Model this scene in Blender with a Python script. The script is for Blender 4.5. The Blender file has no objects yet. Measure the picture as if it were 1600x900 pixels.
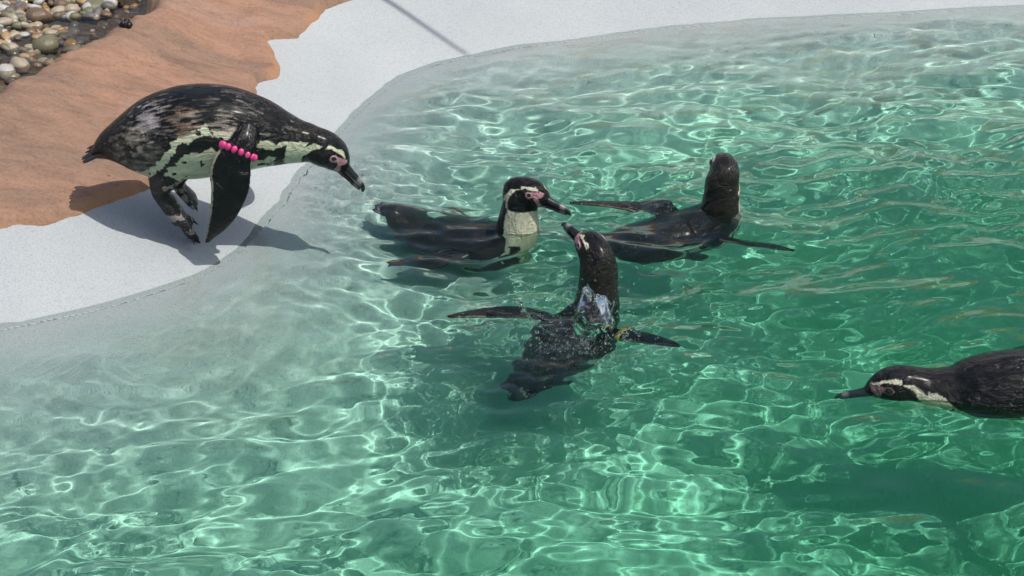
import bpy, bmesh, math, random
import numpy as np
from mathutils import Vector, Matrix

# ------------------------------------------------------------------ camera, sky, sun, exposure
scene = bpy.context.scene
col = scene.collection
CAM_H, PITCH, FPX = 2.15, math.radians(28.0), 2986.0          # eye height, tilt down, focal length in 1600-px units
cam_data = bpy.data.cameras.new('camera')
cam_data.sensor_width = 36.0
cam_data.lens = 36.0 * FPX / 1600.0
cam_data.clip_start, cam_data.clip_end = 0.05, 500.0
cam = bpy.data.objects.new('camera', cam_data)
col.objects.link(cam)
cam.location = (0, 0, CAM_H)
cam.rotation_euler = (math.pi / 2 - PITCH, 0, 0)
scene.camera = cam

SX, SY = -0.42, 0.24                                          # horizontal drift of a shadow per metre of drop
SUN_ELEV = math.atan2(1.0, math.hypot(SX, SY))
world = bpy.data.worlds.new('World')
scene.world = world
world.use_nodes = True
wn = world.node_tree
sky = wn.nodes.new('ShaderNodeTexSky')
sky.sky_type = 'NISHITA'
sky.sun_disc = False
sky.sun_elevation = SUN_ELEV
sky.sun_rotation = math.atan2(-SX, -SY)
sky.dust_density = 3.0
sky.air_density = 1.0
wn.links.new(sky.outputs['Color'], wn.nodes['Background'].inputs['Color'])
wn.nodes['Background'].inputs['Strength'].default_value = 0.115

sun_data = bpy.data.lights.new('sun', 'SUN')
sun_data.energy = 3.35
sun_data.angle = math.radians(0.53)
sun_data.color = (1.0, 0.965, 0.90)
sun = bpy.data.objects.new('sun', sun_data)
col.objects.link(sun)
sun.location = (0.9, 3.0, 5.0)
sun.rotation_euler = Vector((SX, SY, -1.0)).to_track_quat('-Z', 'Y').to_euler()
sun_data.cycles.is_caustics_light = True

scene.view_settings.view_transform = 'Standard'
scene.view_settings.look = 'None'
scene.view_settings.exposure = 0.0
scene.view_settings.gamma = 1.0
scene.render.engine = 'CYCLES'
scene.cycles.use_denoising = True
scene.cycles.max_bounces = 14
scene.cycles.transmission_bounces = 10
scene.cycles.transparent_max_bounces = 12
scene.cycles.caustics_refractive = True
scene.cycles.caustics_reflective = False
scene.cycles.sample_clamp_indirect = 6.0

# ------------------------------------------------------------------ helpers
rng = np.random.default_rng(11)

def smooth(a, b, x):
    t = np.clip((x - a) / (b - a), 0, 1)
    return t * t * (3 - 2 * t)

_perm = np.random.default_rng(5).random((256, 256, 16)).astype(np.float32)

def vnoise(x, y, z=0.0):
    x, y, z = np.broadcast_arrays(np.asarray(x, float), np.asarray(y, float), np.asarray(z, float))
    xi, yi, zi = np.floor(x).astype(int), np.floor(y).astype(int), np.floor(z).astype(int)
    fx, fy, fz = x - xi, y - yi, z - zi
    fx, fy, fz = (f * f * f * (f * (f * 6 - 15) + 10) for f in (fx, fy, fz))
    r = 0
    for a in (0, 1):
        for b in (0, 1):
            for c in (0, 1):
                w = (fx if a else 1 - fx) * (fy if b else 1 - fy) * (fz if c else 1 - fz)
                r = r + w * _perm[(xi + a) & 255, (yi + b) & 255, (zi + c) & 15]
    return r * 2 - 1

def fbm(x, y, z=0.0, octaves=4, gain=0.5):
    r, a, f = 0, 1.0, 1.0
    for i in range(octaves):
        r = r + a * vnoise(x * f + 17.3 * i, y * f + 9.1 * i, np.asarray(z) * f)
        a *= gain
        f *= 2.03
    return r

def catmull(P, n, closed=False):
    P = np.asarray(P, float)
    out = []
    m = len(P)
    segs = m if closed else m - 1
    for i in range(segs):
        if closed:
            p0, p1, p2, p3 = P[(i - 1) % m], P[i], P[(i + 1) % m], P[(i + 2) % m]
        else:
            p1, p2 = P[i], P[i + 1]
            p0 = P[i - 1] if i > 0 else 2 * p1 - p2
            p3 = P[i + 2] if i + 2 < m else 2 * p2 - p1
        for k in range(n):
            t = k / n
            out.append(0.5 * ((2 * p1) + (-p0 + p2) * t + (2 * p0 - 5 * p1 + 4 * p2 - p3) * t * t + (-p0 + 3 * p1 - 3 * p2 + p3) * t ** 3))
    if not closed:
        out.append(P[-1])
    return np.array(out)

def ray(px, py):
    d = np.array([(px - 800.0) / FPX, 0.0, 0.0])
    v = -(py - 450.0) / FPX
    d[1] = math.cos(PITCH) + v * math.sin(PITCH)
    d[2] = -math.sin(PITCH) + v * math.cos(PITCH)
    return d

def on_plane(px, py, z=0.0):
    d = ray(px, py)
    t = (z - CAM_H) / d[2]
    return np.array([d[0] * t, d[1] * t, z])

def at_y(px, py, Y):
    d = ray(px, py)
    t = Y / d[1]
    return np.array([d[0] * t, Y, CAM_H + d[2] * t])

def poly_sd(X, Y, poly):
    """signed distance to a closed polygon, positive outside"""
    shp = X.shape
    x, y = X.ravel(), Y.ravel()
    best = np.full(x.shape, 1e9)
    inside = np.zeros(x.shape, bool)
    A = poly
    B = np.roll(poly, -1, axis=0)
    for (ax, ay), (bx, by) in zip(A, B):
        dx, dy = bx - ax, by - ay
        L = dx * dx + dy * dy + 1e-12
        t = np.clip(((x - ax) * dx + (y - ay) * dy) / L, 0, 1)
        best = np.minimum(best, (x - ax - t * dx) ** 2 + (y - ay - t * dy) ** 2)
        c = ((ay > y) != (by > y)) & (x < (bx - ax) * (y - ay) / (by - ay + 1e-15) + ax)
        inside ^= c
    d = np.sqrt(best)
    return np.where(inside, -d, d).reshape(shp)

def mesh_obj(name, verts, faces, mat, parent=None, smooth_shade=True):
    me = bpy.data.meshes.new(name)
    verts = np.asarray(verts, np.float32)
    if isinstance(faces, np.ndarray):
        n, k = faces.shape
        me.vertices.add(len(verts))
        me.vertices.foreach_set('co', verts.ravel())
        me.loops.add(n * k)
        me.loops.foreach_set('vertex_index', faces.astype(np.int32).ravel())
        me.polygons.add(n)
        me.polygons.foreach_set('loop_start', np.arange(0, n * k, k, dtype=np.int32))
        me.polygons.foreach_set('loop_total', np.full(n, k, np.int32))
        me.update(calc_edges=True)
    else:
        me.from_pydata(verts.tolist(), [], faces)
        me.update()
    me.polygons.foreach_set('use_smooth', [smooth_shade] * len(me.polygons))
    if mat:
        me.materials.append(mat)
    o = bpy.data.objects.new(name, me)
    col.objects.link(o)
    if parent:
        o.parent = parent
    return o

def tag(o, label=None, category=None, group=None, kind=None):
    for k, v in (('label', label), ('category', category), ('group', group), ('kind', kind)):
        if v:
            o[k] = v
    return o

def empty(name, loc, rz=0.0):
    o = bpy.data.objects.new(name, None)
    col.objects.link(o)
    o.empty_display_size = 0.1
    o.location = loc
    o.rotation_euler = (0, 0, rz)
    return o

def axis(lo, hi, step, far_lo, far_hi, grow=1.25):
    """even steps between lo and hi, growing steps out to far_lo and far_hi"""
    c = list(np.arange(lo, hi + step * 0.5, step))
    s, x = step, c[-1]
    while x < far_hi:
        s *= grow
        x += s
        c.append(x)
    s, x = step, c[0]
    left = []
    while x > far_lo:
        s *= grow
        x -= s
        left.append(x)
    return np.array(left[::-1] + c)

def grid_faces(nx, ny):
    i = np.arange(nx * ny).reshape(ny, nx)
    return np.stack([i[:-1, :-1], i[:-1, 1:], i[1:, 1:], i[1:, :-1]], -1).reshape(-1, 4)

def new_mat(name):
    m = bpy.data.materials.new(name)
    m.use_nodes = True
    nt = m.node_tree
    return m, nt, nt.nodes['Principled BSDF'], nt.nodes['Material Output']

def node(nt, kind, **kw):
    n = nt.nodes.new(kind)
    for k, v in kw.items():
        if k.startswith('in_'):
            n.inputs[k[3:].replace('_', ' ')].default_value = v
        else:
            setattr(n, k, v)
    return n

def noise_tex(nt, scale, detail=4.0, rough=0.55, vec=None, dist=0.0):
    n = nt.nodes.new('ShaderNodeTexNoise')
    n.inputs['Scale'].default_value = scale
    n.inputs['Detail'].default_value = detail
    n.inputs['Roughness'].default_value = rough
    n.inputs['Distortion'].default_value = dist
    if vec is not None:
        nt.links.new(vec, n.inputs['Vector'])
    return n

def ramp(nt, src, stops):
    r = nt.nodes.new('ShaderNodeValToRGB')
    e = r.color_ramp.elements
    while len(e) < len(stops):
        e.new(0.5)
    for i, (p, c) in enumerate(stops):
        e[i].position = p
        e[i].color = (*c, 1.0) if len(c) == 3 else c
    nt.links.new(src, r.inputs['Fac'])
    return r

def mixc(nt, a, b, fac, blend='MIX'):
    m = nt.nodes.new('ShaderNodeMix')
    m.data_type = 'RGBA'
    m.blend_type = blend
    for sock, v in ((m.inputs[6], a), (m.inputs[7], b)):
        if isinstance(v, tuple):
            sock.default_value = (*v, 1.0)
        else:
            nt.links.new(v, sock)
    if isinstance(fac, (int, float)):
        m.inputs[0].default_value = fac
    else:
        nt.links.new(fac, m.inputs[0])
    return m.outputs[2]

def bump(nt, height, strength, dist, normal=None):
    b = nt.nodes.new('ShaderNodeBump')
    b.inputs['Strength'].default_value = strength
    b.inputs['Distance'].default_value = dist
    nt.links.new(height, b.inputs['Height'])
    if normal is not None:
        nt.links.new(normal, b.inputs['Normal'])
    return b.outputs['Normal']

def receive(o):
    o.cycles.is_caustics_receiver = True
    return o

# ------------------------------------------------------------------ materials of the setting
def mat_concrete():
    m, nt, p, out = new_mat('concrete_render')
    geo = nt.nodes.new('ShaderNodeNewGeometry')
    v = geo.outputs['Position']
    big = noise_tex(nt, 1.7, 5, 0.6, v)
    c = ramp(nt, big.outputs['Fac'], [(0.30, (0.385, 0.415, 0.425)), (0.70, (0.455, 0.48, 0.485))])
    fine = noise_tex(nt, 220, 3, 0.7, v)
    sp = ramp(nt, fine.outputs['Fac'], [(0.30, (0.62, 0.62, 0.63)), (0.50, (1, 1, 1)), (0.75, (1.06, 1.06, 1.06))])
    cc = mixc(nt, c.outputs['Color'], sp.outputs['Color'], 0.75, 'MULTIPLY')
    st = noise_tex(nt, 5.0, 6, 0.65, v, 0.6)
    stm = ramp(nt, st.outputs['Fac'], [(0.52, (0, 0, 0)), (0.80, (0.6, 0.6, 0.6))])
    cc = mixc(nt, cc, (0.42, 0.43, 0.41), stm.outputs['Color'])
    nt.links.new(cc, p.inputs['Base Color'])
    p.inputs['Roughness'].default_value = 0.72
    p.inputs['Specular IOR Level'].default_value = 0.3
    n1 = bump(nt, noise_tex(nt, 160, 3, 0.6, v).outputs['Fac'], 0.35, 0.004)
    n2 = bump(nt, noise_tex(nt, 9, 3, 0.5, v).outputs['Fac'], 0.25, 0.02, n1)
    nt.links.new(n2, p.inputs['Normal'])
    return m

def mat_apron():
    m, nt, p, out = new_mat('terracotta_render')
    geo = nt.nodes.new('ShaderNodeNewGeometry')
    v = geo.outputs['Position']
    mp = node(nt, 'ShaderNodeMapping')
    mp.inputs['Scale'].default_value = (0.45, 1.6, 1.0)
    mp.inputs['Rotation'].default_value = (0, 0, 0.15)
    nt.links.new(v, mp.inputs['Vector'])
    big = noise_tex(nt, 2.6, 6, 0.62, mp.outputs['Vector'], 0.5)
    c = ramp(nt, big.outputs['Fac'], [(0.25, (0.23, 0.155, 0.115)), (0.45, (0.30, 0.19, 0.135)), (0.58, (0.39, 0.225, 0.15)), (0.78, (0.36, 0.265, 0.225))])
    s2 = noise_tex(nt, 14, 6, 0.7, mp.outputs['Vector'], 1.0)
    r2 = ramp(nt, s2.outputs['Fac'], [(0.30, (0.55, 0.52, 0.50)), (0.55, (1, 1, 1))])
    cc = mixc(nt, c.outputs['Color'], r2.outputs['Color'], 0.6, 'MULTIPLY')
    s3 = noise_tex(nt, 95, 5, 0.75, v)
    r3 = ramp(nt, s3.outputs['Fac'], [(0.30, (0.6, 0.58, 0.55)), (0.5, (1, 1, 1)), (0.8, (1.15, 1.13, 1.12))])
    cc = mixc(nt, cc, r3.outputs['Color'], 0.7, 'MULTIPLY')
    vo = nt.nodes.new('ShaderNodeTexVoronoi')
    vo.inputs['Scale'].default_value = 16.0
    nt.links.new(v, vo.inputs['Vector'])
    pit = ramp(nt, vo.outputs['Distance'], [(0.0, (0.35, 0.30, 0.28)), (0.10, (1, 1, 1))])
    pm = noise_tex(nt, 3.0, 2, 0.5, v)
    pmr = ramp(nt, pm.outputs['Fac'], [(0.50, (0, 0, 0)), (0.62, (1, 1, 1))])
    cc = mixc(nt, cc, mixc(nt, cc, pit.outputs['Color'], 1.0, 'MULTIPLY'), pmr.outputs['Color'])
    wo = nt.nodes.new('ShaderNodeAttribute')
    wo.attribute_name = 'lip'
    cc = mixc(nt, cc, (0.50, 0.26, 0.14), wo.outputs['Fac'])
    nt.links.new(cc, p.inputs['Base Color'])
    p.inputs['Roughness'].default_value = 0.78
    p.inputs['Specular IOR Level'].default_value = 0.25
    n1 = bump(nt, s3.outputs['Fac'], 0.75, 0.006)
    n2 = bump(nt, s2.outputs['Fac'], 0.35, 0.010, n1)
    nt.links.new(n2, p.inputs['Normal'])
    return m

def mat_water():
    m, nt, p, out = new_mat('pool_water')
    nt.nodes.remove(p)
    g = nt.nodes.new('ShaderNodeBsdfGlass')
    g.inputs['IOR'].default_value = 1.333
    g.inputs['Color'].default_value = (1.14, 1.14, 1.14, 1)
    g.inputs['Roughness'].default_value = 0.0
    nt.links.new(g.outputs['BSDF'], out.inputs['Surface'])
    return m

def mat_film():
    m, nt, p, out = new_mat('shallow_water')
    nt.nodes.remove(p)
    t = nt.nodes.new('ShaderNodeBsdfTransparent')
    t.inputs['Color'].default_value = (0.86, 0.89, 0.885, 1)
    g = nt.nodes.new('ShaderNodeBsdfGlossy')
    g.inputs['Roughness'].default_value = 0.0
    fr = nt.nodes.new('ShaderNodeFresnel')
    fr.inputs['IOR'].default_value = 1.333
    mx = nt.nodes.new('ShaderNodeMixShader')
    nt.links.new(fr.outputs['Fac'], mx.inputs['Fac'])
    nt.links.new(t.outputs['BSDF'], mx.inputs[1])
    nt.links.new(g.outputs['BSDF'], mx.inputs[2])
    nt.links.new(mx.outputs['Shader'], out.inputs['Surface'])
    return m

def mat_water_depth(sigma, scatter):
    m, nt, p, out = new_mat('water_depth')
    nt.nodes.remove(p)
    a = nt.nodes.new('ShaderNodeVolumeAbsorption')
    d = max(sigma)
    a.inputs['Density'].default_value = d
    a.inputs['Color'].default_value = tuple(1 - s / d for s in sigma) + (1.0,)
    v = nt.nodes.new('ShaderNodeVolumeScatter')
    v.inputs['Density'].default_value = scatter
    v.inputs['Color'].default_value = (0.75, 1.0, 0.90, 1.0)
    v.inputs['Anisotropy'].default_value = 0.3
    ad = nt.nodes.new('ShaderNodeAddShader')
    nt.links.new(a.outputs['Volume'], ad.inputs[0])
    nt.links.new(v.outputs['Volume'], ad.inputs[1])
    nt.links.new(ad.outputs['Shader'], out.inputs['Volume'])
    return m

# ------------------------------------------------------------------ the pool basin
ST_PX = [(-70, 152), (0, 118), (30, 104), (62, 80), (92, 62), (120, 50), (150, 38), (178, 25), (205, 10), (216, -4), (225, -20)]
st = [tuple(on_plane(x, y, 0.24)[:2]) for x, y in ST_PX]
STREAM = np.array(st + [(-1.25, 6.9), (-2.6, 7.2), (-4.0, 6.8), (-3.6, 5.6), (-2.6, 4.9)])
WL_PX = [(-60, 522), (0, 511), (150, 482), (260, 448), (330, 416), (400, 362), (445, 310), (480, 255), (525, 200), (575, 153), (645, 110), (750, 84), (900, 60), (1050, 40), (1300, 24), (1600, 8), (1720, 2)]
wl = [tuple(on_plane(x, y)[:2]) for x, y in WL_PX]
wl += [(3.3, 6.25), (4.6, 5.6), (5.0, 4.2), (4.2, 2.4), (2.6, 1.2), (0.6, 0.75), (-1.4, 0.9), (-2.7, 1.6), (-2.95, 2.5), (-2.2, 3.2)]
POOL = catmull(wl, 7, closed=True)

def ground_z(d, far=0.0):
    land = 0.30 * np.clip(d, 0, None)
    land = np.where(d > 0.25, 0.075 + 0.16 * (1 - np.exp(-(np.clip(d, 0.25, None) - 0.25) * 0.30 / 0.16)), land)
    land = land + far * 0.34 * np.clip(d - 0.05, 0, 1.5)
    s = np.clip(-d, 0, None)
    D = 0.80
    return np.where(d > 0, land, -D * (1 - np.exp(-s * 0.60 / D - (s * 0.45) ** 2)))

gx = axis(-2.4, 2.6, 0.03, -70, 70)
gy = axis(1.6, 7.6, 0.03, -60, 90)
GX, GY = np.meshgrid(gx, gy)
SD = poly_sd(GX, GY, POOL)
GZ = ground_z(SD, smooth(-0.9, 0.9, GX) * smooth(5.2, 6.0, GY)) + 0.006 * fbm(GX * 2.2, GY * 2.2, 0.3, 3) * np.clip(1.5 - np.abs(SD), 0.15, 1)
GZ -= 0.16 * smooth(0.12, 0.0, poly_sd(GX, GY, STREAM))
basin = mesh_obj('pool_basin', np.stack([GX, GY, GZ], -1).reshape(-1, 3), grid_faces(len(gx), len(gy)), mat_concrete())
tag(basin, 'pale grey smooth concrete basin sloping into the pool', kind='structure')
receive(basin)

def base_height(x, y):
    ix = np.clip(np.searchsorted(gx, x) - 1, 0, len(gx) - 2)
    iy = np.clip(np.searchsorted(gy, y) - 1, 0, len(gy) - 2)
    fx = (x - gx[ix]) / (gx[ix + 1] - gx[ix])
    fy = (y - gy[iy]) / (gy[iy + 1] - gy[iy])
    return (GZ[iy, ix] * (1 - fx) * (1 - fy) + GZ[iy, ix + 1] * fx * (1 - fy) + GZ[iy + 1, ix] * (1 - fx) * fy + GZ[iy + 1, ix + 1] * fx * fy)

def on_ground(px, py, hf=None, t=2.2):
    hf = hf or base_height
    d = ray(px, py)
    while t < 60:
        p = np.array([0, 0, CAM_H]) + d * t
        if p[2] < float(hf(p[0], p[1])):
            break
        t += 0.01
    lo, hi = t - 0.01, t
    for _ in range(20):
        mid = (lo + hi) / 2
        p = np.array([0, 0, CAM_H]) + d * mid
        if p[2] < float(hf(p[0], p[1])):
            hi = mid
        else:
            lo = mid
    return np.array([0, 0, CAM_H]) + d * hi

# ------------------------------------------------------------------ terracotta apron lying on the concrete
AP_PX = [(-90, 366), (0, 359), (60, 352), (110, 340), (160, 322), (205, 304), (250, 285), (300, 262), (345, 232), (380, 190), (402, 150), (408, 132), (425, 126), (440, 120), (437, 105), (430, 92), (426, 78), (421, 66), (440, 62), (463, 58), (478, 45), (500, 22), (520, 12), (545, 2), (560, -8)]
ap = [tuple(on_ground(x, y)[:2]) for x, y in AP_PX]
APRON = np.array(ap + [(-0.6, 7.3), (1.5, 7.5), (4.0, 7.6), (7.0, 6.5), (9, 9), (0, 14), (-9, 12), (-9, 3.0), (-4.2, 2.9), (-2.6, 3.65)])
ax_ = axis(-2.3, 0.2, 0.012, -9, 9.5, 1.3)
ay_ = axis(3.2, 7.6, 0.012, 2.0, 14.5, 1.3)
AX, AY = np.meshgrid(ax_, ay_)
wob = 0.012 * fbm(AX * 14, AY * 14, 0.7, 3)
AD = -poly_sd(AX, AY, APRON) + wob
STD = poly_sd(AX, AY, STREAM) + 0.02 * fbm(AX * 9, AY * 9, 2.2, 3)
BH = base_height(AX, AY) + 0.16 * smooth(0.12, 0.0, poly_sd(AX, AY, STREAM))
relief = 0.010 * fbm(AX * 2.2, AY * 3.4, 0.2, 3) + 0.0024 * fbm(AX * 17, AY * 30, 0.8, 4)
bank = 0.55 * smooth(7.0, 9.0, AY + 0.35 * AX + 0.2 * fbm(AX * 1.3, AY * 1.3, 3.0, 3)) + 0.10 * smooth(6.05, 6.5, AY) * smooth(-1.0, -0.55, AX)
AH = BH + 0.028 * smooth(-0.004, 0.018, AD) - 0.004 + relief * smooth(0.0, 0.12, AD) + bank * smooth(0.03, 0.5, AD)
AH += 0.03 * smooth(0.05, 0.4, AD)
AH += (0.030 * np.abs(fbm(AX * 9, AY * 11, 6.0, 4)) + 0.02) * smooth(5.72, 5.92, AY) * smooth(-1.0, -0.85, AX) * smooth(0.01, 0.06, AD)
AH = AH + 0.030 * np.exp(-((STD - 0.10) / 0.09) ** 2) * smooth(0.0, 0.3, AD)
AH = np.where(STD < 0.09, AH - 0.11 * smooth(0.09, -0.05, STD), AH)
AH = np.where(AD < 0, BH - 0.03 * smooth(0, -0.02, AD) - 0.004, AH)
keep = AD > -0.05
f = grid_faces(len(ax_), len(ay_))
f = f[keep.ravel()[f].all(axis=1)]
used = np.unique(f)
remap = np.full(AX.size, -1)
remap[used] = np.arange(len(used))
apron = mesh_obj('rock_apron', np.stack([AX, AY, AH], -1).reshape(-1, 3)[used], remap[f], mat_apron())
tag(apron, 'terracotta coloured cement apron between the concrete slope and the stream', kind='structure')
at_ = apron.data.attributes.new('lip', 'FLOAT', 'POINT')
at_.data.foreach_set('value', (0.75 * (1 - smooth(0.004, 0.03, AD)) * smooth(-0.4, 0.5, fbm(AX * 8, AY * 8, 5.0, 3) + 0.2)).ravel()[used].astype(np.float32))

def apron_height(x, y):
    ix = np.clip(np.searchsorted(ax_, x) - 1, 0, len(ax_) - 2)
    iy = np.clip(np.searchsorted(ay_, y) - 1, 0, len(ay_) - 2)
    fx = (x - ax_[ix]) / (ax_[ix + 1] - ax_[ix])
    fy = (y - ay_[iy]) / (ay_[iy + 1] - ay_[iy])
    return (AH[iy, ix] * (1 - fx) * (1 - fy) + AH[iy, ix + 1] * fx * (1 - fy) + AH[iy + 1, ix] * (1 - fx) * fy + AH[iy + 1, ix + 1] * fx * fy)

# ------------------------------------------------------------------ the pool water: real waves on a closed body of water
SWIM = {'b': on_plane(735, 352), 'c': on_plane(1060, 345), 'd': on_plane(895, 490), 'e': on_plane(1540, 612)}
wx = axis(-2.35, 2.25, 0.0068, -3.4, 5.4, 1.25)
wy = axis(2.55, 6.55, 0.0068, 0.4, 7.1, 1.25)
WX, WY = np.meshgrid(wx, wy)
cx_, cy_ = wx[::6], wy[::6]
CD = -poly_sd(*np.meshgrid(cx_, cy_), POOL)
CD = np.stack([np.interp(wx, cx_, r) for r in CD])
WD = np.stack([np.interp(wy, cy_, c) for c in CD.T], 1)
def waves(X, Y):
    r = np.random.default_rng(3)
    Xw = X + 0.05 * fbm(X * 1.7, Y * 1.7, 1.0, 2)
    Yw = Y + 0.05 * fbm(X * 1.7 + 40, Y * 1.7, 1.0, 2)
    z = np.zeros_like(X)
    for lam_c, n, slope in ((0.62, 7, 0.022), (0.36, 12, 0.026), (0.20, 16, 0.026), (0.11, 22, 0.029), (0.06, 24, 0.021), (0.034, 22, 0.014)):
        patch = 0.55 + 0.75 * smooth(-0.5, 0.6, fbm(X * 0.9 + lam_c * 50, Y * 1.1, lam_c * 9, 2))
        s = 0
        for i in range(n):
            lam = lam_c * r.uniform(0.75, 1.3)
            th = r.normal(math.radians(100), math.radians(36 if lam_c > 0.15 else 24)) if r.random() < 0.84 else r.uniform(0, 2 * math.pi)
            k = 2 * math.pi / lam
            ph = k * (Xw * math.cos(th) + Yw * math.sin(th)) + r.uniform(0, 6.28)
            s = s + np.sin(ph + 0.35 * np.sin(ph)) * slope / k * 1.4 / math.sqrt(n / 6)
        if lam_c < 0.05:
            rough = 0.15 + 1.0 * np.maximum(smooth(-0.25, -0.8, X + 0.3 * (Y - 3.5)), smooth(5.0, 5.6, Y))
        elif lam_c < 0.15:
            rough = 0.60 + 0.85 * smooth(3.3, 4.3, Y + 0.25 * X) + 0.5 * smooth(-0.3, -1.1, X) * smooth(4.2, 3.2, Y)
        else:
            rough = 0.88 + 0.85 * smooth(3.7, 5.3, Y)
        z += s * patch * rough
    return z
WZ = waves(WX, WY)
# calm near the waterline, wakes and rings round the swimmers
calm = 0.18 + 0.82 * smooth(0.03, 0.42, WD + 0.10 * fbm(WX * 3, WY * 3, 4.0, 2) + 0.22 * smooth(4.9, 5.6, WY))
WZ *= calm * (0.25 + 0.75 * smooth(0.02, 0.14, WD))
for key, amp, lam in (('b', 0.0005, 0.10), ('c', 0.0005, 0.10), ('d', 0.0007, 0.09), ('e', 0.0006, 0.11)):
    c = SWIM[key]
    rr = np.hypot(WX - c[0], (WY - c[1]))
    rr = rr + 0.03 * fbm(WX * 4, WY * 4, 6.0, 2)
    WZ += amp * np.sin(2 * math.pi * rr / lam) * np.exp(-((rr - 0.28) / 0.22) ** 2)
for key in 'bcde':
    c = SWIM[key]
    rr = np.hypot((WX - c[0]) * 0.8, WY - c[1])
    WZ += 0.0042 * fbm(WX * 7, WY * 13, 7.0, 3) * np.exp(-(rr / 0.24) ** 2)
c = SWIM['d']
rr = np.hypot(WX - c[0] + 0.05, WY - c[1] + 0.12)
WZ += 0.0052 * fbm(WX * 22, WY * 22, 8.0, 3) * np.exp(-(rr / 0.26) ** 2)
c = on_plane(545, 285)
rr = np.hypot((WX - c[0]), (WY - c[1]))
WZ += 0.0026 * fbm(WX * 26, WY * 30, 9.0, 3) * np.exp(-(rr / 0.22) ** 2)
FILM = 0.0098
# floor less than 10 mm below the surface: a thin film, too shallow to bend the light; the rest is the refracting surface
FLOOR = base_height(WX.ravel(), WY.ravel()).reshape(WX.shape)
top = np.stack([WX, WY, WZ], -1).reshape(-1, 3)
fa = grid_faces(len(wx), len(wy))
dep = (WZ - FLOOR).ravel()[fa].mean(axis=1)
def submesh(name, f, mat, parent=None):
    used = np.unique(f)
    remap = np.full(len(top), -1)
    remap[used] = np.arange(len(used))
    return mesh_obj(name, top[used], remap[f], mat, parent)
water = submesh('pool_water', fa[dep >= FILM], mat_water())
tag(water, 'clear green rippled pool water', kind='structure')
water.cycles.is_caustics_caster = True
film = submesh('shallow_edge', fa[(dep < FILM) & (dep > -0.03)], mat_film(), water)

# the green tint of the water: an absorbing body that fills the basin up to the waves
tx, ty = wx[::5], wy[::5]
TX, TY = np.meshgrid(tx, ty)
tz = WZ[::5, ::5] + 0.004
n0 = tz.size
nx, ny = len(tx), len(ty)
idx = np.arange(n0).reshape(ny, nx)
loop = np.concatenate([idx[0, :-1], idx[:-1, -1], idx[-1, :0:-1], idx[:0:-1, 0]])
tv = np.stack([TX, TY, tz], -1).reshape(-1, 3)
bv = tv[loop].copy()
bv[:, 2] = -2.2
b0 = n0 + np.arange(len(loop))
nl = np.roll(np.arange(len(loop)), -1)
side = np.stack([loop, b0, b0[nl], loop[nl]], -1)
depth_body = mesh_obj('water_depth', np.concatenate([tv, bv]), grid_faces(nx, ny).tolist() + side.tolist() + [b0[::-1].tolist()], mat_water_depth((1.36, 0.02, 0.54), 0.07), water, False)

# ------------------------------------------------------------------ penguins
def unit(v):
    v = np.asarray(v, float)
    return v / (np.linalg.norm(v, axis=-1, keepdims=True) + 1e-12)

def loft(P, S, W, HU, HD, m=40):
    """closed tube through the centres P: S side vectors, W half widths, HU / HD half heights up and down"""
    P, S = np.asarray(P, float), np.asarray(S, float)
    T = unit(np.gradient(P, axis=0))
    S = unit(S - (S * T).sum(1, keepdims=True) * T)
    U = np.cross(T, S)
    a = np.arange(m) * 2 * math.pi / m
    ca, sa = np.cos(a), np.sin(a)
    H = np.where(sa[None, :] > 0, np.asarray(HU)[:, None], np.asarray(HD)[:, None])
    V = P[:, None, :] + S[:, None, :] * (np.asarray(W)[:, None] * ca)[..., None] + U[:, None, :] * (H * sa)[..., None]
    n = len(P)
    V = np.concatenate([V.reshape(-1, 3), [P[0], P[-1]]])
    F = []
    for i in range(n - 1):
        for j in range(m):
            j2 = (j + 1) % m
            F.append((i * m + j, i * m + j2, (i + 1) * m + j2, (i + 1) * m + j))
    for j in range(m):
        j2 = (j + 1) % m
        F.append((n * m, j2, j))
        F.append((n * m + 1, (n - 1) * m + j, (n - 1) * m + j2))
    return V, F, T, S, U

def join(parts):
    V, F, o = [], [], 0
    for v, f in parts:
        V.append(v)
        F += [tuple(i + o for i in q) for q in f]
        o += len(v)
    return np.concatenate(V), F

# head profile in head coordinates: forward, up, half width, half height up, half height down
HEAD = [(-0.030, -0.003, 0.038, 0.041, 0.040), (-0.006, 0.003, 0.039, 0.041, 0.042), (0.018, 0.004, 0.036, 0.037, 0.038),
        (0.038, -0.001, 0.029, 0.028, 0.031), (0.053, -0.007, 0.020, 0.018, 0.022), (0.063, -0.011, 0.011, 0.009, 0.012)]

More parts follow.
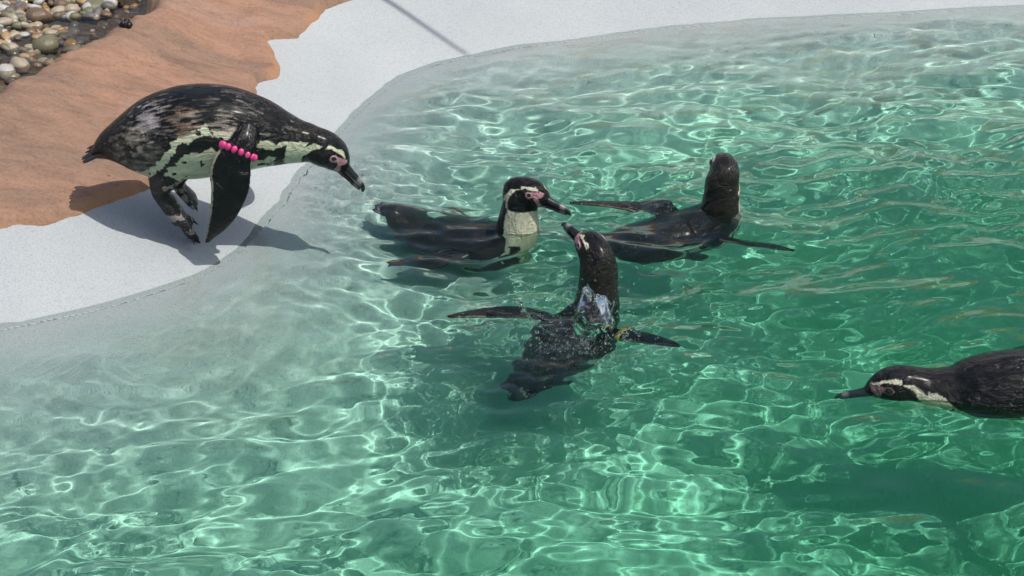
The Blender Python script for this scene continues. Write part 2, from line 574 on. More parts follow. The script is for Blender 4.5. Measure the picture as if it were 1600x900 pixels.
def mat_feathers():
    m, nt, p, out = new_mat('wet_plumage')
    ca = nt.nodes.new('ShaderNodeAttribute')
    ca.attribute_name = 'plumage'
    fv = nt.nodes.new('ShaderNodeAttribute')
    fv.attribute_name = 'lie'
    mp = node(nt, 'ShaderNodeMapping')
    mp.inputs['Scale'].default_value = (110.0, 260.0, 260.0)
    nt.links.new(fv.outputs['Vector'], mp.inputs['Vector'])
    n1 = noise_tex(nt, 1.0, 4, 0.65, mp.outputs['Vector'], 0.4)
    mp2 = node(nt, 'ShaderNodeMapping')
    mp2.inputs['Scale'].default_value = (26.0, 62.0, 62.0)
    nt.links.new(fv.outputs['Vector'], mp2.inputs['Vector'])
    n2 = noise_tex(nt, 1.0, 4, 0.6, mp2.outputs['Vector'], 0.8)
    r1 = ramp(nt, n1.outputs['Fac'], [(0.25, (0.55, 0.55, 0.55)), (0.72, (1.25, 1.23, 1.20))])
    c = mixc(nt, ca.outputs['Color'], r1.outputs['Color'], 0.75, 'MULTIPLY')
    nt.links.new(c, p.inputs['Base Color'])
    rr = ramp(nt, n2.outputs['Fac'], [(0.35, (0.10, 0.10, 0.10)), (0.65, (0.25, 0.25, 0.25))])
    nt.links.new(rr.outputs['Color'], p.inputs['Roughness'])
    p.inputs['Specular IOR Level'].default_value = 0.24
    p.inputs['Coat Weight'].default_value = 0.10
    p.inputs['Coat Roughness'].default_value = 0.18
    b1 = bump(nt, n1.outputs['Fac'], 0.5, 0.003)
    b2 = bump(nt, n2.outputs['Fac'], 0.85, 0.016, b1)
    nt.links.new(b2, p.inputs['Normal'])
    return m

def mat_simple(name, color, rough=0.4, spec=0.5, noise=None):
    m, nt, p, out = new_mat(name)
    g = nt.nodes.new('ShaderNodeNewGeometry')
    n = noise_tex(nt, noise or 160, 4, 0.6, g.outputs['Position'])
    r = ramp(nt, n.outputs['Fac'], [(0.3, tuple(0.72 * x for x in color)), (0.7, tuple(min(1, 1.22 * x) for x in color))])
    nt.links.new(r.outputs['Color'], p.inputs['Base Color'])
    p.inputs['Roughness'].default_value = rough
    p.inputs['Specular IOR Level'].default_value = spec
    nt.links.new(bump(nt, n.outputs['Fac'], 0.25, 0.002), p.inputs['Normal'])
    return m

def mat_beak():
    m, nt, p, out = new_mat('horn')
    a = nt.nodes.new('ShaderNodeAttribute')
    a.attribute_name = 'plumage'
    nt.links.new(a.outputs['Color'], p.inputs['Base Color'])
    p.inputs['Roughness'].default_value = 0.33
    g = nt.nodes.new('ShaderNodeNewGeometry')
    nt.links.new(bump(nt, noise_tex(nt, 300, 3, 0.6, g.outputs['Position']).outputs['Fac'], 0.3, 0.002), p.inputs['Normal'])
    return m

M_FEATHER, M_BEAK = mat_feathers(), mat_beak()
M_EYE = mat_simple('eye_dark', (0.012, 0.008, 0.007), 0.08, 0.7)
M_RING = mat_simple('eye_ring_skin', (0.50, 0.30, 0.33), 0.5, 0.4)
M_RING_DARK = mat_simple('eye_ring_dark', (0.05, 0.035, 0.035), 0.5, 0.4)
M_CLAW = mat_simple('claw_horn', (0.015, 0.014, 0.014), 0.35)
M_TAIL = mat_simple('tail_quill', (0.013, 0.012, 0.012), 0.45)
M_PINK = mat_simple('pink_bead', (0.72, 0.06, 0.24), 0.25, 0.5, 90)
M_YELLOW = mat_simple('yellow_band', (0.62, 0.52, 0.10), 0.35, 0.5, 90)

BLACK, WHITE, PINK = np.array([0.006, 0.0062, 0.0068]), np.array([0.60, 0.58, 0.44]), np.array([0.50, 0.25, 0.29])

def seg_dist(x, y, pts, widths):
    best = np.full(x.shape, 1e9)
    for (p, q, w0, w1) in zip(pts[:-1], pts[1:], widths[:-1], widths[1:]):
        dx, dy = q[0] - p[0], q[1] - p[1]
        t = np.clip(((x - p[0]) * dx + (y - p[1]) * dy) / (dx * dx + dy * dy), 0, 1)
        best = np.minimum(best, np.hypot(x - p[0] - t * dx, y - p[1] - t * dy) - (w0 + (w1 - w0) * t))
    return best

def color_attr(me, C):
    a = me.attributes.new('plumage', 'FLOAT_COLOR', 'POINT')
    a.data.foreach_set('color', np.concatenate([C, np.ones((len(C), 1))], 1).astype(np.float32).ravel())

def penguin(root, body_pts, head_c, head_f, head_u, flippers, feet=(), tail_dir=None, voxel=0.003, back=(0.005, 0.005, 0.0055), nape=(0.014, 0.012, 0.011),
            blotches=(), side0=(0, 1, 0), face_scale=1.0, seed=0, belly=None, tail_len=0.05, tail_w=0.03, neck_dark=0.0, tail_fan=0.30, flank=0.0, chest_band=True, pinkness=1.0, ease=30, edge_pale=0.3, glints=0.0):
    """body_pts: nine (x, y, z, half width, up, down) from the tail end to the top of the neck; the head profile follows"""
    head_f = unit(head_f)
    head_s = unit(np.cross(head_u, head_f))
    head_u = np.cross(head_f, head_s)
    head_c = np.asarray(head_c, float)
    pts, sides = [], []
    for b in body_pts:
        pts.append(b)
        sides.append(side0)
    nb = len(body_pts)
    s0 = unit(np.array(side0, float))
    sides[-1] = unit(0.35 * s0 + 0.65 * head_s)
    sides[-2] = unit(0.75 * s0 + 0.25 * head_s)
    for hx, hz, w, hu, hd in HEAD:
        q = head_c + head_f * hx * face_scale + head_u * hz * face_scale
        pts.append((*q, w * face_scale, hu * face_scale, hd * face_scale))
        sides.append(head_s)
    arr = np.concatenate([np.array(pts, float), np.array(sides, float)], 1)
    NS = 12
    C = catmull(arr, NS)
    kk = np.arange(len(C)) / NS
    W, HU, HD = (np.clip(C[:, i], 0.003, None) for i in (3, 4, 5))
    V, F, T, S, U = loft(C[:, :3], C[:, 6:9], W, HU, HD, 44)
    parts = [(V, F)]
    fl_data = []
    for fl in flippers:                       # each: rows of (x, y, z, half chord, half thickness, chord direction)
        A = np.array([[*r[:5], *unit(r[5])] for r in fl], float)
        A = catmull(A, 8)
        v, f, t_, c_, n_ = loft(A[:, :3], A[:, 5:8], np.clip(A[:, 3], 0.002, None), np.clip(A[:, 4], 0.0028, None), np.clip(A[:, 4], 0.0028, None), 26)
        parts.append((v, f))
        fl_data.append((A, t_, c_, n_))
    ft_data = []
    for ft in feet:                           # rows of (x, y, z, half width, half height), side vector
        rows, sv = ft
        A = catmull(np.array(rows, float), 6)
        v, f, *_ = loft(A[:, :3], np.tile(unit(sv), (len(A), 1)), A[:, 3], A[:, 4], A[:, 4], 18)
        parts.append((v, f))
        ft_data.append(A)
    V, F = join(parts)
    tmp_me = bpy.data.meshes.new('tmp')
    tmp_me.from_pydata(V.tolist(), [], F)
    bm = bmesh.new()
    bm.from_mesh(tmp_me)
    bmesh.ops.recalc_face_normals(bm, faces=bm.faces)
    bm.to_mesh(tmp_me)
    bm.free()
    tmp = bpy.data.objects.new('tmp', tmp_me)
    col.objects.link(tmp)
    rm = tmp.modifiers.new('r', 'REMESH')
    rm.mode = 'VOXEL'
    rm.voxel_size = voxel
    smo = tmp.modifiers.new('s', 'SMOOTH')
    smo.factor = 0.5
    smo.iterations = 3
    dg = bpy.context.evaluated_depsgraph_get()
    me = bpy.data.meshes.new_from_object(tmp.evaluated_get(dg))
    bpy.data.objects.remove(tmp)
    bpy.data.meshes.remove(tmp_me)
    me.name = 'body'
    me.materials.clear()
    me.materials.append(M_FEATHER)
    me.polygons.foreach_set('use_smooth', [True] * len(me.polygons))
    n = len(me.vertices)
    P = np.empty(n * 3, np.float32)
    me.vertices.foreach_get('co', P)
    P = P.reshape(-1, 3).astype(float)
    # ease the nape, where the neck runs into the head
    E = np.empty(len(me.edges) * 2, np.int32)
    me.edges.foreach_get('vertices', E)
    E = E.reshape(-1, 2)
    nk = np.array(body_pts[-1][:3], float)
    wgt = smooth(0.075, 0.045, np.linalg.norm(P - nk, axis=1)) * smooth(0.028, 0.005, (P - head_c) @ head_f)
    deg = np.bincount(E.ravel(), minlength=n)[:, None]
    for _ in range(ease):
        acc = np.zeros_like(P)
        np.add.at(acc, E[:, 0], P[E[:, 1]])
        np.add.at(acc, E[:, 1], P[E[:, 0]])
        P += (acc / np.maximum(deg, 1) - P) * (0.6 * wgt)[:, None]
    me.vertices.foreach_set('co', P.astype(np.float32).ravel())
    me.update()
    # nearest spine sample
    near = np.empty(n, int)
    for i in range(0, n, 4000):
        d = np.linalg.norm(P[i:i + 4000, None, :] - C[None, :, :3], axis=2) / (0.5 * (W + HU))[None] ** 0.35
        near[i:i + 4000] = d.argmin(1)
    rel = P - C[near, :3]
    ls = (rel * S[near]).sum(1)
    lu = (rel * U[near]).sum(1)
    su = ls / W[near]
    uu = lu / np.where(lu > 0, HU[near], HD[near])
    eb = np.hypot(su, uu)
    k = kk[near] + np.clip((rel * T[near]).sum(1) / 0.03, -0.5, 0.5) / NS
    phi = np.degrees(np.arccos(np.clip(uu / (eb + 1e-9), -1, 1)))
    nz = fbm(P[:, 0] * 55 + seed * 7, P[:, 1] * 55, P[:, 2] * 55, 3)
    nz2 = fbm(P[:, 0] * 14 + seed * 7, P[:, 1] * 14, P[:, 2] * 14, 3)
    col_ = np.tile(np.array(back, float), (n, 1))
    napem = smooth(5.6, 7.2, k)[:, None]
    col_ = col_ * (1 - napem) + np.array(nape) * napem
    white = WHITE if belly is None else np.array(belly)
    # flank pattern: dark back, pale stripe, black band, pale belly
    B = np.interp(k, [0, 1.2, 1.7, 2.0, 2.4, 3.0, 3.7, 4.4, 5.0, 5.8, 6.4, 7.0, 8.0, 9.2], [175, 172, 140, 124, 104, 78, 64, 70, 82, 78, 72, 66, 62, 60]) + neck_dark * smooth(5.2, 6.6, k) + flank * smooth(6.8, 5.6, k)
    ph = phi + 5.0 * nz
    sw = np.interp(k, [1.6, 2.4, 3.0, 3.7, 5.0, 6.0], [15, 14, 9, 9, 7, 10])
    bw = np.interp(k, [1.6, 2.4, 3.0, 3.7, 5.0, 6.2], [10, 11, 14, 20, 22, 26])
    pale = (ph > B) & (k > 1.1) & (k < 9.0)
    band = (ph > B + sw) & (ph < B + sw + bw) & (k < 6.2)
    chest = (k + 0.12 * nz > 5.85) & (k + 0.12 * nz < 6.25) & (ph > B + sw)
    chest &= chest_band
    pale &= ~(band | chest)
    spots = (fbm(P[:, 0] * 70, P[:, 1] * 70, P[:, 2] * 70 + seed, 2) > 0.80) & (k > 2) & (k < 6)
    pale &= ~spots
    wcol = white * (1 + 0.12 * nz2[:, None])
    col_[pale] = wcol[pale]
    col_[band | chest | spots] = BLACK
    # pale worn feather patches
    lie = np.stack([kk[near] * 0.055 + (rel * T[near]).sum(1), ls, lu], 1)
    nzs = fbm(lie[:, 0] * 45, lie[:, 1] * 170, lie[:, 2] * 170, 3)
    for (bx, by, bz, br, bc, bs) in blotches:
        dd = np.linalg.norm((P - np.array([bx, by, bz])), axis=1) / br + 0.75 * nzs + 0.30 * nz2
        mk = (smooth(1.0, 0.45, dd) * bs * (0.55 + 0.45 * np.clip(nz + 0.4, 0, 1)))[:, None] * (phi < B + 6)[:, None]
        col_ = col_ * (1 - mk) + np.array(bc) * mk
    if glints:  # wet highlights painted into the plumage colour of the back
        fk = smooth(0.42, 0.75, fbm(lie[:, 0] * 60, lie[:, 1] * 200, lie[:, 2] * 200 + 5, 3)) * smooth(-0.5, 0.4, nz2) * (phi < B) * smooth(1.0, 2.0, k) * smooth(7.5, 6.0, k) * glints
        col_ = col_ * (1 - 0.7 * fk[:, None]) + np.array([0.17, 0.155, 0.14]) * 0.7 * fk[:, None]
    # head
    hr = (P - head_c) / face_scale
    hx, hz, hy = (hr * head_f).sum(1), (hr * head_u).sum(1), (hr * head_s).sum(1)
    hd = (k > 8.25)
    nn = 0.0022 * nz
    hw = smooth(8.3, 10.2, k + 0.25 * nz)[:, None]
    col_[hd] = (np.array(nape) * (1 - hw) + BLACK * hw)[hd]
    stripe = seg_dist(hx, hz, [(0.050, 0.019), (0.030, 0.029), (0.006, 0.031), (-0.018, 0.024), (-0.035, 0.006), (-0.047, -0.016), (-0.044, -0.050)],
                      [0.0012, 0.0024, 0.0030, 0.0042, 0.0060, 0.009, 0.014]) + nn
    onside = (np.abs(hy) > np.interp(hx, [-0.03, 0.0, 0.02], [0.030, 0.022, 0.006])) & ((hx > -0.005) | (phi > 58 + neck_dark))
    onside |= (phi > 95) & (hz < -0.02)
    col_[(stripe < 0) & onside & (k > 7.3)] = wcol[(stripe < 0) & onside & (k > 7.3)] * 1.05
    cheek = (k > 7.2) & (hz < 0.028) & (hx > -0.044 + 0.55 * np.clip(-hz - 0.01, 0, 1) + 1.2 * nn) & (hz > -0.062) & (stripe > 0)
    col_[cheek] = BLACK
    pk = np.minimum(seg_dist(hx, hz, [(0.020, 0.014), (0.036, 0.016), (0.047, 0.014)], [0.0085, 0.0055, 0.0065]),
                    seg_dist(hx, hz, [(0.038, 0.012), (0.043, -0.008), (0.045, -0.026)], [0.0045, 0.0045, 0.0085])) + 0.7 * nn
    pm = (pk < 0) & (np.abs(hy) > 0.004) & (k > 9)
    col_[pm] = ((PINK * pinkness + 0.05 * (1 - pinkness)) * (1 + 0.2 * nz2[:, None]))[pm]
    # flippers and feet
    for A, t_, c_, n_ in fl_data:
        dd = np.linalg.norm(P[:, None, :] - A[None, :, :3], axis=2)
        j = dd.argmin(1)
        r = P - A[j, :3]
        cc = (r * c_[j]).sum(1) / np.clip(A[j, 3], 0.004, None)
        nn_ = (r * n_[j]).sum(1) / np.clip(A[j, 4], 0.004, None)
        on = (np.hypot(cc, nn_) < 1.45) & (eb > 1.03)
        col_[on] = BLACK * 0.8
        edge = on & (cc < -0.86) & (j > 14)
        col_[edge] = np.array([0.30, 0.28, 0.20]) * edge_pale + 0.006
        arc = np.concatenate([[0], np.cumsum(np.linalg.norm(np.diff(A[:, :3], axis=0), axis=1))])
        lie[on] = np.stack([arc[j] + (r * t_[j]).sum(1), cc * 0.02, nn_ * 0.01], 1)[on]
    for A in ft_data:
        dd = np.linalg.norm(P[:, None, :] - A[None, :, :3], axis=2)
        j = dd.argmin(1)
        on = (dd[np.arange(n), j] < 1.35 * np.maximum(A[j, 3], A[j, 4])) & (eb > 1.06)
        mott = np.where((nz + nz2)[:, None] > 0.15, np.array([0.30, 0.26, 0.25]), np.array([0.018, 0.016, 0.017]))
        col_[on] = mott[on]
    color_attr(me, np.clip(col_, 0.004, 1))
    a = me.attributes.new('lie', 'FLOAT_VECTOR', 'POINT')
    a.data.foreach_set('vector', lie.astype(np.float32).ravel())
    o = bpy.data.objects.new('body', me)
    col.objects.link(o)
    o.parent = root
    receive(o)
    # ---- beak: two mandibles
    fs = face_scale
    def hp(x, z, y=0.0):
        return head_c + (head_f * x + head_u * z + head_s * y) * fs
    up = [(0.046, -0.004, 0.0125, 0.0120, 0.006), (0.060, -0.007, 0.0110, 0.0108, 0.006), (0.078, -0.012, 0.0088, 0.0088, 0.0058), (0.096, -0.017, 0.0068, 0.0082, 0.0058),
          (0.110, -0.023, 0.0050, 0.0078, 0.0058), (0.119, -0.029, 0.0034, 0.0056, 0.0046), (0.123, -0.035, 0.0018, 0.0026, 0.0026)]
    lo = [(0.046, -0.018, 0.0115, 0.004, 0.0095), (0.062, -0.021, 0.0098, 0.004, 0.0080), (0.080, -0.025, 0.0075, 0.0038, 0.0066), (0.098, -0.030, 0.0055, 0.0036, 0.0060),
          (0.110, -0.033, 0.0035, 0.0030, 0.0040), (0.115, -0.035, 0.0016, 0.0014, 0.0018)]
    for nm, prof in (('upper_mandible', up), ('lower_mandible', lo)):
        A = catmull(np.array([(*hp(x, z), w * fs, a_ * fs, b_ * fs) for x, z, w, a_, b_ in prof]), 6)
        v, f, *_ = loft(A[:, :3], np.tile(head_s, (len(A), 1)), A[:, 3], A[:, 4], A[:, 5], 18)
        ob = mesh_obj(nm, v, f, M_BEAK, root)
        x = ((v - head_c) @ head_f) / fs
        g = smooth(0.093, 0.099, x) * smooth(0.112, 0.106, x) * (0.75 if nm == 'upper_mandible' else 0.6)
        base = np.array([0.016, 0.015, 0.016])
        cb = base + (np.array([0.30, 0.29, 0.28]) - base) * g[:, None]
        pkb = smooth(0.053, 0.048, x)[:, None]
        if nm == 'lower_mandible':
            pkb = np.maximum(pkb, smooth(0.062, 0.052, x)[:, None])
        cb = cb * (1 - 0.8 * pkb) + PINK * 0.8 * pkb
        color_attr(ob.data, cb)
        receive(ob)
    # ---- eyes
    for sgn in (1, -1):
        c = hp(0.0205, 0.014, sgn * 0.0315)
        nrm = unit(head_s * sgn + head_f * 0.22 + head_u * 0.05)
        e1 = unit(np.cross(nrm, head_u))
        e2 = np.cross(nrm, e1)
        bm = bmesh.new()
        bmesh.ops.create_uvsphere(bm, u_segments=16, v_segments=10, radius=0.0056 * fs)
        v = np.array([q.co[:] for q in bm.verts])
        f = [tuple(q.index for q in fc.verts) for fc in bm.faces]
        bm.free()
        eye = mesh_obj('eye', c + v, f, M_EYE, root)
        rv, rf = [], []
        for i in range(24):
            for j in range(8):
                t1, t2 = i * math.pi / 12, j * math.pi / 4
                R = (0.0066 + 0.0016 * math.cos(t2)) * fs
                rv.append(c + nrm * (0.0028 + 0.0014 * math.sin(t2)) * fs + (e1 * math.cos(t1) + e2 * math.sin(t1)) * R)
                rf.append((i * 8 + j, ((i + 1) % 24) * 8 + j, ((i + 1) % 24) * 8 + (j + 1) % 8, i * 8 + (j + 1) % 8))
        mesh_obj('eye_ring', rv, rf, M_RING if pinkness > 0.6 else M_RING_DARK, eye)
    # ---- tail quills
    if tail_dir is not None:
        td = unit(tail_dir)
        ts = unit(np.cross(np.array([0, 0, 1.0]), td))
        tu = np.cross(td, ts)
        b0 = np.array(body_pts[0][:3]) - td * 0.045
        r = np.random.default_rng(seed + 3)
        parts = []
        for i in range(9):
            u = (i - 4) / 4
            d = unit(td + ts * u * tail_fan + tu * 0.08 * r.uniform(-1, 1))
            L = tail_len * (1.0 - 0.25 * abs(u)) * r.uniform(0.88, 1.08) + 0.045
            st_ = b0 + ts * u * tail_w * 0.5 + tu * 0.004 * r.uniform(-1, 1)
            A = np.array([st_ + d * L * q for q in np.linspace(0, 1, 7)])
            wv = np.array([0.008, 0.012, 0.013, 0.0125, 0.0115, 0.009, 0.003])
            v, f, *_ = loft(A, np.tile(ts, (7, 1)), wv, wv * 0.28, wv * 0.28, 8)
            parts.append((v, f))
        v, f = join(parts)
        receive(mesh_obj('tail', v, f, M_TAIL, root))
    return o

def claws(root, tips):
    for p, d in tips:
        d = unit(d)
        p = np.array(p, float)
        A = np.array([p + d * q + np.array([0, 0, -1.0]) * 6 * q * q for q in np.linspace(-0.004, 0.013, 6)])
        s = unit(np.cross(d, [0, 0, 1.0]))
        w = np.array([0.0035, 0.0036, 0.0032, 0.0026, 0.0017, 0.0006])
        v, f, *_ = loft(A, np.tile(s, (6, 1)), w, w, w, 8)
        mesh_obj('claw', v, f, M_CLAW, root)

# ---- the penguin leaping off the slope
foot0 = on_ground(308, 377)
Y0 = foot0[1]
def lp(px, py, dy=0.0):
    return at_y(px, py, Y0 + dy) - foot0
pxm = FPX / (np.linalg.norm([Y0, CAM_H - foot0[2]]))          # pixels per metre there
def LP(px, py, r, dy=0.0, wf=1.0, up=1.0):
    q = lp(px, py, dy)
    return (*q, r / pxm * wf, r / pxm * up, r / pxm)
leaper = empty('penguin', foot0)
tag(leaper, 'penguin with a pink beaded flipper band leaping off the concrete slope', 'penguin', 'penguins at the pool')
BC = 0.02
body1 = [LP(146, 240, 7, BC, 1.6), LP(176, 226, 28, BC, 1.15), LP(228, 217, 59, BC, 1.0), LP(290, 207, 72, BC, 0.98), LP(347, 203, 69, BC, 0.98), LP(400, 208, 57, BC, 0.98),
         LP(440, 216, 43, BC, 0.95), LP(466, 221, 34, BC, 0.95), LP(481, 223, 31, BC, 0.98)]
hc = lp(507, 235, BC)
s_ = 1 / pxm
near_fl = []
for (x, y, hc_, th, dy, ang) in ((386, 200, 17, 0.024, -0.048, 12), (380, 224, 19, 0.017, -0.086, 14), (366, 247, 24, 0.009, -0.106, 10), (360, 268, 28, 0.0085, -0.112, 4),
                                 (359, 295, 26, 0.008, -0.118, -8), (350, 330, 20, 0.0065, -0.118, -24), (337, 358, 13, 0.005, -0.114, -36), (323, 379, 4, 0.003, -0.108, -42)):
    q = lp(x, y, dy)
    a = math.radians(ang)
    near_fl.append((*q, hc_ * s_ * 1.10, th, (math.cos(a), 0.10, -math.sin(a))))
far_fl = []
for (x, y, hc_, th, dy, ang) in ((392, 205, 13, 0.016, 0.110, 10), (398, 218, 18, 0.012, 0.140, 5), (402, 226, 24, 0.009, 0.170, 0), (405, 232, 27, 0.0085, 0.205, 0),
                                 (404, 236, 24, 0.008, 0.240, 0), (400, 240, 18, 0.0065, 0.275, 0), (396, 243, 11, 0.005, 0.300, 0), (390, 245, 4, 0.003, 0.315, 0)):
    q = lp(x, y, dy)
    far_fl.append((*q, hc_ * s_, th, (1.0, 0.0, 0.15)))
def FT(px, py, dy, w, h):
    return (*lp(px, py, dy), w, h)
feet1 = [([FT(264, 252, -0.015, 0.066, 0.066), FT(255, 282, -0.034, 0.042, 0.038), FT(252, 302, -0.038, 0.024, 0.022), FT(267, 322, -0.034, 0.027, 0.021), FT(282, 344, -0.030, 0.027, 0.017)], (0.3, 1, 0)),
         ([FT(276, 336, -0.046, 0.013, 0.012), FT(288, 353, -0.052, 0.0115, 0.011), FT(299, 372, -0.056, 0.008, 0.008)], (0, 1, 0)),
         ([FT(276, 336, -0.030, 0.013, 0.012), FT(292, 356, -0.018, 0.0115, 0.011), FT(308, 375, -0.004, 0.008, 0.008)], (0, 1, 0)),
         ([FT(272, 328, -0.014, 0.013, 0.012), FT(287, 338, 0.004, 0.0105, 0.010), FT(301, 345, 0.018, 0.008, 0.008)], (0, 1, 0)),
         ([FT(274, 330, -0.022, 0.020, 0.007), FT(286, 345, -0.020, 0.030, 0.006), FT(297, 360, -0.018, 0.036, 0.0045)], (0.0, 1, 0.25)),
         ([FT(282, 262, 0.075, 0.036, 0.036), FT(278, 280, 0.085, 0.024, 0.022), FT(281, 292, 0.088, 0.020, 0.016), FT(290, 302, 0.090, 0.026, 0.013), FT(299, 311, 0.092, 0.030, 0.009), FT(306, 322, 0.094, 0.020, 0.006)], (0.2, 1, 0))]
q = [lp(228, 186, -0.055), lp(215, 215, -0.06), lp(283, 190, -0.085), lp(297, 183, -0.085), lp(352, 200, -0.09), lp(345, 215, -0.1), lp(240, 240, -0.06), lp(190, 228, -0.03), lp(216, 255, -0.05)]
CR, BRN, PAL = (0.42, 0.37, 0.30), (0.20, 0.13, 0.09), (0.40, 0.36, 0.37)
blot1 = [(*q[0], 0.050, PAL, 0.95), (*q[1], 0.040, CR, 0.55), (*q[2], 0.042, BRN, 0.9), (*q[3], 0.028, CR, 0.7), (*q[4], 0.045, CR, 0.9), (*q[6], 0.050, CR, 0.28), (*q[7], 0.040, CR, 0.20), (*q[8], 0.045, CR, 0.30)]
hf = unit(lp(541, 257, BC) - hc)
penguin(leaper, body1, hc, hf, np.array([0.0, -0.10, 1.0]), [near_fl, far_fl], feet1, tail_dir=lp(133, 243, BC) - lp(172, 224, BC), voxel=0.0026, nape=(0.016, 0.014, 0.012), blotches=blot1, seed=1, edge_pale=1.0, glints=1.0, face_scale=1.12, tail_fan=0.16,
        belly=(0.56, 0.58, 0.42), tail_len=0.030, tail_w=0.05)
claws(leaper, [(lp(301, 375, -0.056), lp(303, 382, 0) - lp(298, 370, 0)), (lp(310, 377, -0.004), lp(313, 382, 0) - lp(306, 372, 0)), (lp(303, 346, 0.018), lp(306, 349, 0) - lp(300, 345, 0)),
               (lp(306, 323, 0.10), lp(309, 330, 0) - lp(305, 320, 0)), (lp(303, 320, 0.08), lp(306, 328, 0) - lp(302, 318, 0))])
# the pink beaded band round its flipper
band = empty('flipper_band', (0, 0, 0))
band.parent = leaper
band['label'] = 'pink beaded flipper band'
A = np.array([[*r[:5], *unit(r[5])] for r in near_fl])
bc, bch, bth = A[1, :3] * 0.45 + A[2, :3] * 0.55, A[1, 3] * 0.45 + A[2, 3] * 0.55, 0.0125
cd = unit(np.array([math.cos(math.radians(-28)), 0.10, math.sin(math.radians(-28))]))
nd = unit(np.cross(unit(A[2, :3] - A[1, :3]), cd))
bm = bmesh.new()
bmesh.ops.create_uvsphere(bm, u_segments=14, v_segments=10, radius=1.0)
bv = np.array([v.co[:] for v in bm.verts])
bf = [tuple(v.index for v in fc.verts) for fc in bm.faces]
bm.free()
bead_me = None
for i in range(15):
    t = i * 2 * math.pi / 15 + 0.2
    pos = bc + cd * math.cos(t) * (bch + 0.004) + nd * math.sin(t) * bth
    if bead_me is None:
        ob = mesh_obj('bead', bv * np.array([0.0076, 0.0076, 0.0098]), bf, M_PINK, band)
        bead_me = ob.data
    else:
        ob = bpy.data.objects.new('bead', bead_me)
        col.objects.link(ob)
        ob.parent = band
    ob.location = pos
    ob.rotation_euler = (0.1 * math.sin(i * 3.1), 0.45 + 0.15 * math.sin(i * 1.7), 0)

# ---- the swimmers
def swim_body(rise=0.0, neck_x=0.085, head_z=0.155, lift=0.0):
    return [(-0.400, 0, -0.030 + lift, 0.014, 0.006, 0.006), (-0.345, 0, -0.036 + lift, 0.046, 0.030, 0.028), (-0.255, 0, -0.050 + rise, 0.078, 0.062, 0.060), (-0.155, 0, -0.052 + rise, 0.096, 0.082, 0.085),
            (-0.060, 0, -0.048 + rise, 0.100, 0.086, 0.092), (0.020, 0, -0.036 + rise, 0.092, 0.084, 0.092), (0.068, 0, 0.006 + rise, 0.066, 0.066, 0.070), (neck_x + 0.002, 0, 0.058, 0.048, 0.046, 0.050), (neck_x + 0.002, 0, head_z - 0.052, 0.042, 0.040, 0.043)]

def swim_flipper(sgn, out=0.24, sweep=0.10, z_tip=-0.02, x0=-0.02, z0=-0.03, tilt=0.15):
    rows = []
    for t, hc_, th in ((0.0, 0.022, 0.014), (0.15, 0.026, 0.010), (0.32, 0.032, 0.008), (0.52, 0.031, 0.0075), (0.72, 0.025, 0.006), (0.88, 0.017, 0.005), (1.0, 0.006, 0.003)):
        x = x0 - sweep * t ** 1.6
        y = sgn * (0.07 + out * t)
        z = z0 + (z_tip - z0) * t + 0.012 * math.sin(math.pi * t)
        rows.append((x, y, z, hc_, th, (1.0, -sgn * (-0.25) * t, -tilt)))
    return rows

def swimmer(label, px, py, heading, body, head_c, head_f, head_u, flippers, **kw):
    p = on_plane(px, py)
    r = empty('penguin', (p[0], p[1], 0.0), math.radians(heading))
    ch, sh = math.cos(math.radians(heading)), math.sin(math.radians(heading))
    head_f, head_u = ((w_[0] * ch + w_[1] * sh, -w_[0] * sh + w_[1] * ch, w_[2]) for w_ in (head_f, head_u))
    tag(r, label, 'penguin', 'penguins at the pool')
    penguin(r, body, head_c, head_f, head_u, flippers, **kw)
    return r

DARKB, NAPE = (0.011, 0.009, 0.0085), (0.026, 0.021, 0.019)
def raised_body(drop, hz, sink=0.0, length=1.0):
    rows = [(-0.400, 0, -0.050 - drop, 0.014, 0.006, 0.006), (-0.345, 0, -0.050 - drop, 0.046, 0.030, 0.028), (-0.255, 0, -0.050 - drop, 0.076, 0.062, 0.060), (-0.155, 0, -0.048 - drop, 0.092, 0.080, 0.085),
            (-0.060, 0, -0.046 - drop, 0.096, 0.084, 0.092), (0.012, 0, -0.034 - drop, 0.090, 0.078, 0.090), (0.060, 0, 0.000 - drop * 0.5, 0.060, 0.058, 0.062), (0.070, 0, 0.040, 0.048, 0.047, 0.048), (0.072, 0, hz - 0.062, 0.046, 0.045, 0.046)]
    return [(q_[0] * (length if q_[0] < 0 else 1.0), q_[1], q_[2] - sink * max(0.0, -0.02 - q_[0]), *q_[3:]) for q_ in rows]
# swimming to the right with its face in profile
body2 = [(b_[0] * (0.76 if b_[0] < 0 else 1.0), *b_[1:]) for b_ in swim_body(-0.056, 0.080, 0.150, 0.010)]
swimmer('penguin with pink face and white throat swimming in profile behind the leaper', 764, 352, -22, body2, (0.104, 0, 0.108), (0.88, -0.42, -0.02), (0, -0.02, 1),
        [swim_flipper(-1, 0.14, 0.17, -0.125, z0=-0.075), swim_flipper(1, 0.14, 0.20, -0.20, z0=-0.08)], tail_dir=(-1, 0, 0.42), seed=2, nape=(0.007, 0.0065, 0.0065), back=(0.008, 0.0065, 0.006), chest_band=False, flank=22, tail_fan=0.12, tail_len=0.02, face_scale=0.97)
